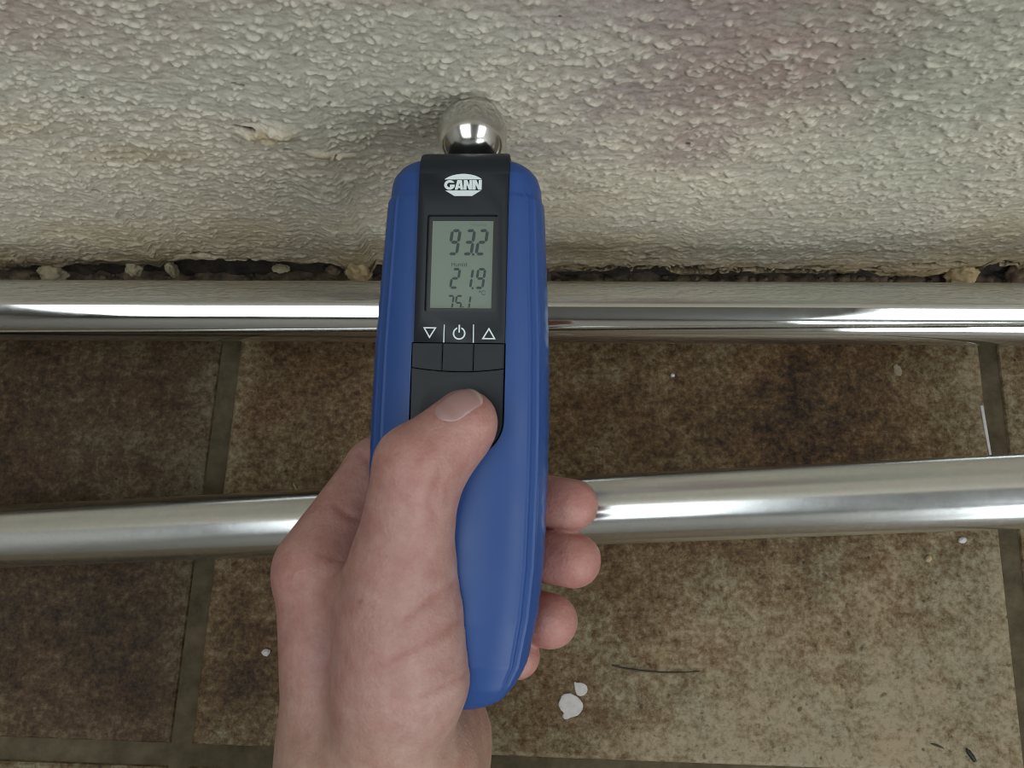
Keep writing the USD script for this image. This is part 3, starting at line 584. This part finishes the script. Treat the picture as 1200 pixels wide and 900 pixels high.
lettering('\u00b0C', 1.3, 5.0, 35.2, LCDZ - .01, disp, 'lcd_ink', width=1.8)
# emblem
PZ = 15.25
top = Polygon([(-5.15, 67.05)] + [(x, 67.05 + 1.55 * (1 - (x / 5.15) ** 2) ** 0.8) for x in np.linspace(-5.0, 5.0, 30)] + [(5.15, 67.05)])
bot = Polygon([(-4.9, 63.95), (5.0, 63.95), (2.6, 62.4), (-2.3, 62.4)])
lg = obj('emblem', mm(extrude(top, PZ - .02, PZ + .05) + extrude(bot, PZ - .02, PZ + .05)), 'print_white', meter)
def block(ch, x, y, w, h):
    if ch == 'G':
        p = affinity.scale(Point(0, 0).buffer(1, 48), w / 2, h / 2).difference(affinity.scale(Point(0.0, 0).buffer(1, 32), w * .23, h * .24)).difference(sbox(0.0, 0.0, w, 0.22 * h))
        p = p.union(sbox(0.04 * w, -0.22 * h, w * .48, 0.03 * h)); return affinity.translate(p, x + w / 2, y + h / 2)
    if ch == 'A':
        p = Polygon([(0, 0), (.28 * w, h), (.80 * w, h), (w, 0), (.68 * w, 0), (.64 * w, .18 * h), (.40 * w, .18 * h), (.34 * w, 0)]).difference(Polygon([(.44 * w, .38 * h), (.60 * w, .38 * h), (.54 * w, .72 * h)]))
    else:
        p = Polygon([(0, 0), (0, h), (.40 * w, h), (.66 * w, .46 * h), (.66 * w, h), (w, h), (w, 0), (.62 * w, 0), (.34 * w, .55 * h), (.34 * w, 0)])
    return affinity.translate(p, x, y)
for ch, x, w in (('G', -5.2, 2.95), ('A', -2.25, 2.35), ('N', 0.2, 2.35), ('N', 2.65, 2.5)):
    obj('emblem_letter', mm(extrude(block(ch, x, 64.15, w, 2.72), PZ - .02, PZ + .06)), 'print_white', lg)
# symbols above the buttons
def ring_poly(p, w): return p.difference(p.buffer(-w))
tri_d = ring_poly(Polygon([(-9.75, 26.05), (-6.05, 26.05), (-7.9, 22.95)]), 0.36)
tri_u = ring_poly(Polygon([(6.3, 22.95), (10.1, 22.95), (8.2, 26.15)]), 0.36)
pw = Point(0.15, 24.45).buffer(1.72, 32).difference(Point(0.15, 24.45).buffer(1.33, 32)).difference(sbox(-0.4, 25.2, 0.7, 27.5)).union(sbox(-0.05, 24.7, 0.35, 26.8))
for nm, p in (('down_symbol', tri_d), ('power_symbol', pw), ('up_symbol', tri_u), ('divider_line', Polygon([(-4.1, 26.8), (-3.85, 26.8), (-3.8, 21.96), (-4.1, 21.96)])), ('divider_line', Polygon([(3.85, 26.9), (4.1, 26.9), (4.2, 21.96), (3.9, 21.96)]))):
    obj(nm, mm(extrude(p, PZ - .02, PZ + .05)), 'print_white', meter)
# buttons
def arc_y(x): return 14.25 + 1.0 * (x / 12.7) ** 2
def key(x0, x1): return Polygon([(x0, 21.75), (x1, 21.75)] + [(x, arc_y(x)) for x in np.linspace(x1, x0, 14)])
for x0, x1 in ((PL - .2, -4.4), (-4.2, 4.05), (4.25, PRt - .15)): obj('button', mm(slab(key(x0, x1), 11.3, 14.95, 0.35)), 'button_black', meter, smooth=35)
padp = Polygon([(x, arc_y(x) - 0.25) for x in np.linspace(PL - .25, PRt - .15, 24)] + [(-0.1 + 12.4 * math.cos(a), 1.0 + 10.3 * math.sin(a)) for a in np.linspace(2 * math.pi, math.pi, 40)])
pad = slab(padp, 11.3, 15.0, 0.5) - m3.Manifold.sphere(60, 200).translate([-0.1, 2.5, 15.0 + 60 - 0.85])
obj('measuring_key', mm(pad), 'button_black', meter, smooth=20)
# ball probe
BC = np.array([0.0, 85.77, 0.0])
m = trimesh.creation.cylinder(5.2, 12, sections=64); m.apply_transform(trimesh.geometry.align_vectors([0, 0, 1], [0, 1, 0])); m.apply_translation([0, 77.5, 0]); m.apply_scale(.001)
obj('probe_neck', m, 'stem_black', meter, smooth=40)
m = trimesh.creation.icosphere(5, 10.25); m.apply_translation(BC); m.apply_scale(.001)
obj('ball_probe', m, 'ball_steel', meter, smooth=True)

# ------------------------------------------------------------------ the hand, one continuous skin from a distance field (same frame, millimetres)
def cap(P, a, ra, b, rb):
    a, b = np.array(a, np.float32), np.array(b, np.float32); ab = b - a
    q = [P[i] - a[i] for i in range(3)]
    t = np.clip((q[0] * ab[0] + q[1] * ab[1] + q[2] * ab[2]) / (ab @ ab), 0, 1)
    return np.sqrt((q[0] - t * ab[0]) ** 2 + (q[1] - t * ab[1]) ** 2 + (q[2] - t * ab[2]) ** 2) - (ra + (rb - ra) * t)
def smin(a, b, k):
    h = np.clip(0.5 + 0.5 * (b - a) / k, 0, 1); return b + (a - b) * h - k * h * (1 - h)
# joints: (position, radius)
IM, MMc, RM, PM = (-41.5, -41.0, -3), (-40, -51, -20), (-36, -61, -32), (-28, -70, -38)
FINGERS = {
    'index': [((-41.5, -41, -3), 12.6), ((-28.5, -13.5, -20), 10.6), ((4, -19.5, -24.5), 8.6), ((31.0, -21.8, -15), 7.6)],
    'middle': [((-40, -51, -20), 12.0), ((-21, -33, -33), 9.6), ((8, -35.5, -27), 8.8), ((31.6, -37.9, -15), 8.1)],
    'ring': [((-36, -61, -31), 11.5), ((-17, -51, -35), 9.2), ((5, -53.5, -27), 8.6), ((25.2, -55.8, -15.5), 8.0)],
    'little': [((-28, -69, -36), 10.5), ((-13, -65, -35), 8.4), ((2, -66.0, -28), 7.6), ((15.2, -66.6, -18), 6.9)],
}
THUMB = [((-17, -86, 5), 17.0), ((-13, -38, 17.0), 13.2), ((-8.2, -11.5, 25.0), 10.9), ((3.4, 0.2, 22.8), 8.5)]
def hand_sdf(P):
    palm = cap(P, (-33, -96, -6), 16.5, (-40, -46, -4), 13.2)
    for a, ra, b, rb in [((-30, -96, -16), 17, (-39, -54, -20), 12.5), ((-22, -97, -26), 17, (-35, -64, -31), 12), ((-13, -95, -28), 18, (-27, -72, -36), 11.5), ((-14, -96, -6), 18, (-24, -60, -22), 14)]:
        palm = smin(palm, cap(P, a, ra, b, rb), 9)
    # forearm
    arm = smin(cap(P, (-32, -94, -8), 17, (-34, -250, 6), 24), cap(P, (-14, -94, -24), 19.5, (-12, -250, -22), 27), 14)
    arm = smin(arm, cap(P, (-13, -94, -4), 16.8, (-16, -250, 4), 24), 10)
    palm = smin(palm, arm, 10)
    palm = smin(palm, cap(P, (-27, -100, -2), 19, (-27, -112, -2), 19), 8)
    th = cap(P, *THUMB[0], *THUMB[1])
    th = smin(th, cap(P, (-12.5, -66, 12.0), 17.5, (-13.0, -52, 14), 16.0), 8)
    th2 = smin(cap(P, *THUMB[1], *THUMB[2]), cap(P, *THUMB[2], *THUMB[3]), 2.5)
    th2 = smin(th2, cap(P, (-6, -14.5, 22), 8.5, (2.0, -4.0, 20), 7.0), 4)          # pad flesh
    th = smin(th, th2, 4.0)
    palm = smin(palm, th, 4.5)
    palm = smin(palm, cap(P, (-34, -52, 2), 9.5, (-22, -44, 10), 8.5), 6)          # web
    d = palm
    for ch in FINGERS.values():
        f = cap(P, *ch[0], *ch[1])
        f = smin(f, cap(P, *ch[1], *ch[2]), 3.0)
        f = smin(f, cap(P, *ch[2], *ch[3]), 3.0)
        d = np.minimum(d, smin(palm, f, 5.0))
    dd = dev_sdf(P[0], P[1], P[2])
    # the panel stands 0.4 mm proud of the shell
    dd = np.minimum(dd, np.maximum(np.maximum(np.abs(P[0]) - 12.8, np.maximum(P[2] - 15.05, -P[2])), np.maximum(-9.5 - P[1], P[1] - 60)))
    return np.maximum(d, 0.12 - dd)

def surface_nets(fn, lo, hi, h):
    ax = [np.arange(lo[i], hi[i] + h, h, dtype=np.float32) for i in range(3)]
    G = np.meshgrid(*ax, indexing='ij', sparse=True)
    D = fn(G).astype(np.float32); S = D < 0
    n = np.array(D.shape)
    corners = [(i, j, k) for i in (0, 1) for j in (0, 1) for k in (0, 1)]
    cnt = sum(S[i:n[0] - 1 + i, j:n[1] - 1 + j, k:n[2] - 1 + k].astype(np.int8) for i, j, k in corners)
    act = np.argwhere((cnt > 0) & (cnt < 8)); idx = -np.ones(tuple(n - 1), np.int64); idx[tuple(act.T)] = np.arange(len(act))
    acc = np.zeros((len(act), 3)); num = np.zeros(len(act))
    for c in corners:
        for axis in range(3):
            if c[axis]: continue
            e = list(c); e[axis] = 1
            a = D[tuple((act + c).T)]; b = D[tuple((act + e).T)]; x = (a < 0) != (b < 0)
            t = np.where(x, a / np.where(x, a - b, 1), 0); p = np.tile(np.array(c, float), (len(act), 1)); p[:, axis] += t
            acc[x] += p[x]; num[x] += 1
    V = (act + acc / num[:, None]) * h + np.array([a[0] for a in ax]); F = []
    for axis in range(3):
        b, c = (axis + 1) % 3, (axis + 2) % 3
        s0 = np.take(S, range(n[axis] - 1), axis); s1 = np.take(S, range(1, n[axis]), axis)
        e = np.argwhere(s0 != s1); ok = (e[:, b] > 0) & (e[:, c] > 0) & (e[:, b] < n[b] - 1) & (e[:, c] < n[c] - 1); e = e[ok]
        flip = s0[tuple(e.T)]
        def at(db, dc):
            q = e.copy(); q[:, b] -= db; q[:, c] -= dc; return idx[tuple(q.T)]
        quad = np.stack([at(1, 1), at(0, 1), at(0, 0), at(1, 0)], 1)
        quad[~flip] = quad[~flip][:, ::-1]; F.append(quad)
    return V, np.vstack(F)
HV, HF = surface_nets(hand_sdf, (-64, -250, -62), (48, 14, 46), 1.0)
HT = np.vstack([HF[:, [0, 1, 2]], HF[:, [0, 2, 3]]])
hm = trimesh.Trimesh(HV, HT, process=False)
trimesh.smoothing.filter_taubin(hm, 0.5, 0.52, 6)
_, _, HN = meshkit.arrays(hm, True)
HV = np.array(hm.vertices)
# creases and folds of the skin: polylines in (u, v), seen from the front
def crease(poly, depth, wid, wmin=8):
    d = np.full(len(HV), 1e9)
    for (ax, ay), (bx, by) in zip(poly[:-1], poly[1:]):
        t = np.clip(((HV[:, 0] - ax) * (bx - ax) + (HV[:, 1] - ay) * (by - ay)) / ((bx - ax) ** 2 + (by - ay) ** 2), 0, 1)
        d = np.minimum(d, np.hypot(HV[:, 0] - ax - t * (bx - ax), HV[:, 1] - ay - t * (by - ay)))
    return depth * np.exp(-(d / wid) ** 2) * sstep(0.05, 0.35, HN[:, 2]) * (HV[:, 2] > wmin)
CREASES = [([(-8.5, -48.5), (-4, -45), (0.5, -42), (4.5, -37.5)], 0.45, 0.9), ([(-12, -58.5), (-6, -56.0), (1, -52.5), (5.2, -49)], 0.40, 0.9), ([(-4.5, -67.5), (1, -65.8), (5.5, -64.5)], 0.35, 0.9),
           ([(-13.5, -7.5), (-9.5, -9.5), (-6, -9.8)], 0.22, 0.8), ([(-15.5, -9), (-11.5, -11.5), (-8, -12)], 0.18, 0.8), ([(-2.5, -15), (-3.5, -20), (-2, -24)], 0.35, 0.9), ([(-1.0, -13), (-1.5, -18)], 0.3, 0.9), ([(-37, -23), (-31, -26.5), (-26, -28)], 0.5, 0.9, -40), ([(-33, -8), (-29, -11), (-27, -15)], 0.45, 0.9, -40), ([(-38, -36), (-31, -38), (-27, -41)], 0.3, 0.9, -40)]
dsp = sum(crease(*c) for c in CREASES)
rel = 0.25 * (meshkit.fbm(HV / 7.0, 3, 5) - 0.5) + 0.35 * (meshkit.fbm(HV / 16.0, 2, 6) - 0.5)
HV = HV + HN * (rel - dsp)[:, None]
def near(p, r): return np.exp(-(np.linalg.norm(HV - np.array(p), axis=1) / r) ** 2)
skin0, red, yel, pale = np.array([0.345, 0.197, 0.174]), np.array([0.375, 0.165, 0.142]), np.array([0.345, 0.243, 0.174]), np.array([0.415, 0.29, 0.262])
HC = np.tile(skin0, (len(HV), 1))
def hmix(m, c): HC[:] = HC * (1 - np.clip(m, 0, 1)[:, None]) + c * np.clip(m, 0, 1)[:, None]
hmix(0.5 * sstep(-62, -95, HV[:, 1]), yel)
hmix(0.35 * near((0, -70, 25), 16), pale)
for f, ch in FINGERS.items(): hmix(0.75 * near(ch[3][0], 13), red)
hmix(0.6 * near(THUMB[3][0], 12), red * [1.0, 1.02, 1.05]); hmix(0.35 * near((-10, -9, 34), 9), red); hmix(0.4 * near((-33, -25, -8), 16), red); hmix(0.3 * near((-42, -44, 6), 14), red)
hmix(0.5 * (meshkit.fbm(HV / 5.0, 3, 9) - 0.45), red); hmix(0.5 * (meshkit.fbm(HV / 9.0, 3, 19) - 0.5), pale)
hmix(0.6 * dsp / 0.45, red * 0.8)
hmix(0.7 * np.exp(-(np.hypot(HV[:, 0] + 20.5, HV[:, 1] + 45.5) / 0.8) ** 2) * (HV[:, 2] > 0), np.array([0.16, 0.07, 0.05]))
hand = thing('hand', 'bare left hand and wrist gripping the blue meter, thumb on its black key', 'hand', matrix=FRAME)
obj('skin', (HV * 0.001, HT), 'skin', hand, smooth=True, colors=HC)
def sdf_at(p): return hand_sdf([p[:, 0], p[:, 1], p[:, 2]])
def grad(p, e=0.15):
    g = np.stack([sdf_at(p + e * np.eye(3)[i]) - sdf_at(p - e * np.eye(3)[i]) for i in range(3)], 1); return g / np.maximum(np.linalg.norm(g, axis=1), 1e-6)[:, None]
def nail(base_, tip, nrm, along, la, lb, shift):
    t = np.array(tip, float) - base_; t /= np.linalg.norm(t); n = np.array(nrm, float); n -= t * (n @ t); n /= np.linalg.norm(n); s = np.cross(n, t)
    ga, gb = np.meshgrid(np.linspace(-1, 1, 41), np.linspace(-1, 1, 41), indexing='ij')
    # square to rounded shape: nearly straight sides, rounded root and free edge
    wq = np.where(ga > 0, 1 - 0.30 * ga ** 4, 1 - 0.32 * np.abs(ga) ** 3)
    lq = np.where(ga > 0, 1 - 0.16 * gb ** 2, 1 - 0.22 * gb ** 2)
    c = np.array(tip) + n * shift[1] + t * shift[0] + s * shift[2]
    p = (c + (ga * la * lq)[..., None] * t + (gb * lb * wq)[..., None] * s).reshape(-1, 3)
    for _ in range(12):
        d = sdf_at(p); p = p - n * np.clip(d, -1.5, 1.5)[:, None] * 0.8
    g = grad(p); edge = np.maximum(np.abs(gb), np.where(ga < 0, -ga, 0)).ravel()
    lift = 0.22 - 0.45 * edge ** 8 + 0.15 * np.clip((ga.ravel() - 0.75) / 0.25, 0, 1)
    lift = lift + 0.35 * (1 - gb.ravel() ** 2) * 0.4
    topv = p + g * lift[:, None]; botv = p - g * 0.5
    N = 41; ii = (np.arange(N - 1)[:, None] * N + np.arange(N - 1)[None]).ravel()
    q = np.c_[ii, ii + N, ii + N + 1, ii + 1]
    nv = N * N; fr = [(N - 1) * N + k for k in range(N)]
    per = [k for k in range(N)] + [k * N + N - 1 for k in range(1, N)] + [(N - 1) * N + k for k in range(N - 2, -1, -1)] + [k * N for k in range(N - 2, 0, -1)]
    sides = [(per[i], per[(i + 1) % len(per)], per[(i + 1) % len(per)] + nv, per[i] + nv) for i in range(len(per))]
    Fq = np.vstack([q, q[:, ::-1] + nv, np.array(sides)])
    col = np.tile((0.335, 0.187, 0.177), (nv, 1)); fe = np.clip((ga.ravel() - 0.80) / 0.1, 0, 1)[:, None]; col = col * (1 - fe) + np.array((0.43, 0.31, 0.26)) * fe
    lun = np.clip((-0.55 - ga.ravel()) / 0.2, 0, 1)[:, None]; col = col * (1 - 0.4 * lun) + np.array((0.41, 0.27, 0.25)) * 0.4 * lun
    m = trimesh.Trimesh(np.vstack([topv, botv]), np.vstack([Fq[:, [0, 1, 2]], Fq[:, [0, 2, 3]]]), process=False); m.fix_normals()
    return (np.array(m.vertices) * 0.001, np.array(m.faces)), np.vstack([col, col])
g_, c_ = nail(np.array(THUMB[2][0]), THUMB[3][0], (-0.30, 0.42, 0.86), None, 6.0, 4.6, (1.2, 8.2, 0.0))
tag(obj('thumb_nail', g_, 'nail', hand, smooth=True, colors=c_), 'pinkish thumb nail')
for f, ch in FINGERS.items():
    g_, c_ = nail(np.array(ch[2][0]), ch[3][0], (-0.1, 0.0, -1.0), None, ch[3][1] * 0.60, ch[3][1] * 0.55, (-1.0, ch[3][1], 0.0))
    obj('finger_nail', g_, 'nail', hand, smooth=True, colors=c_)
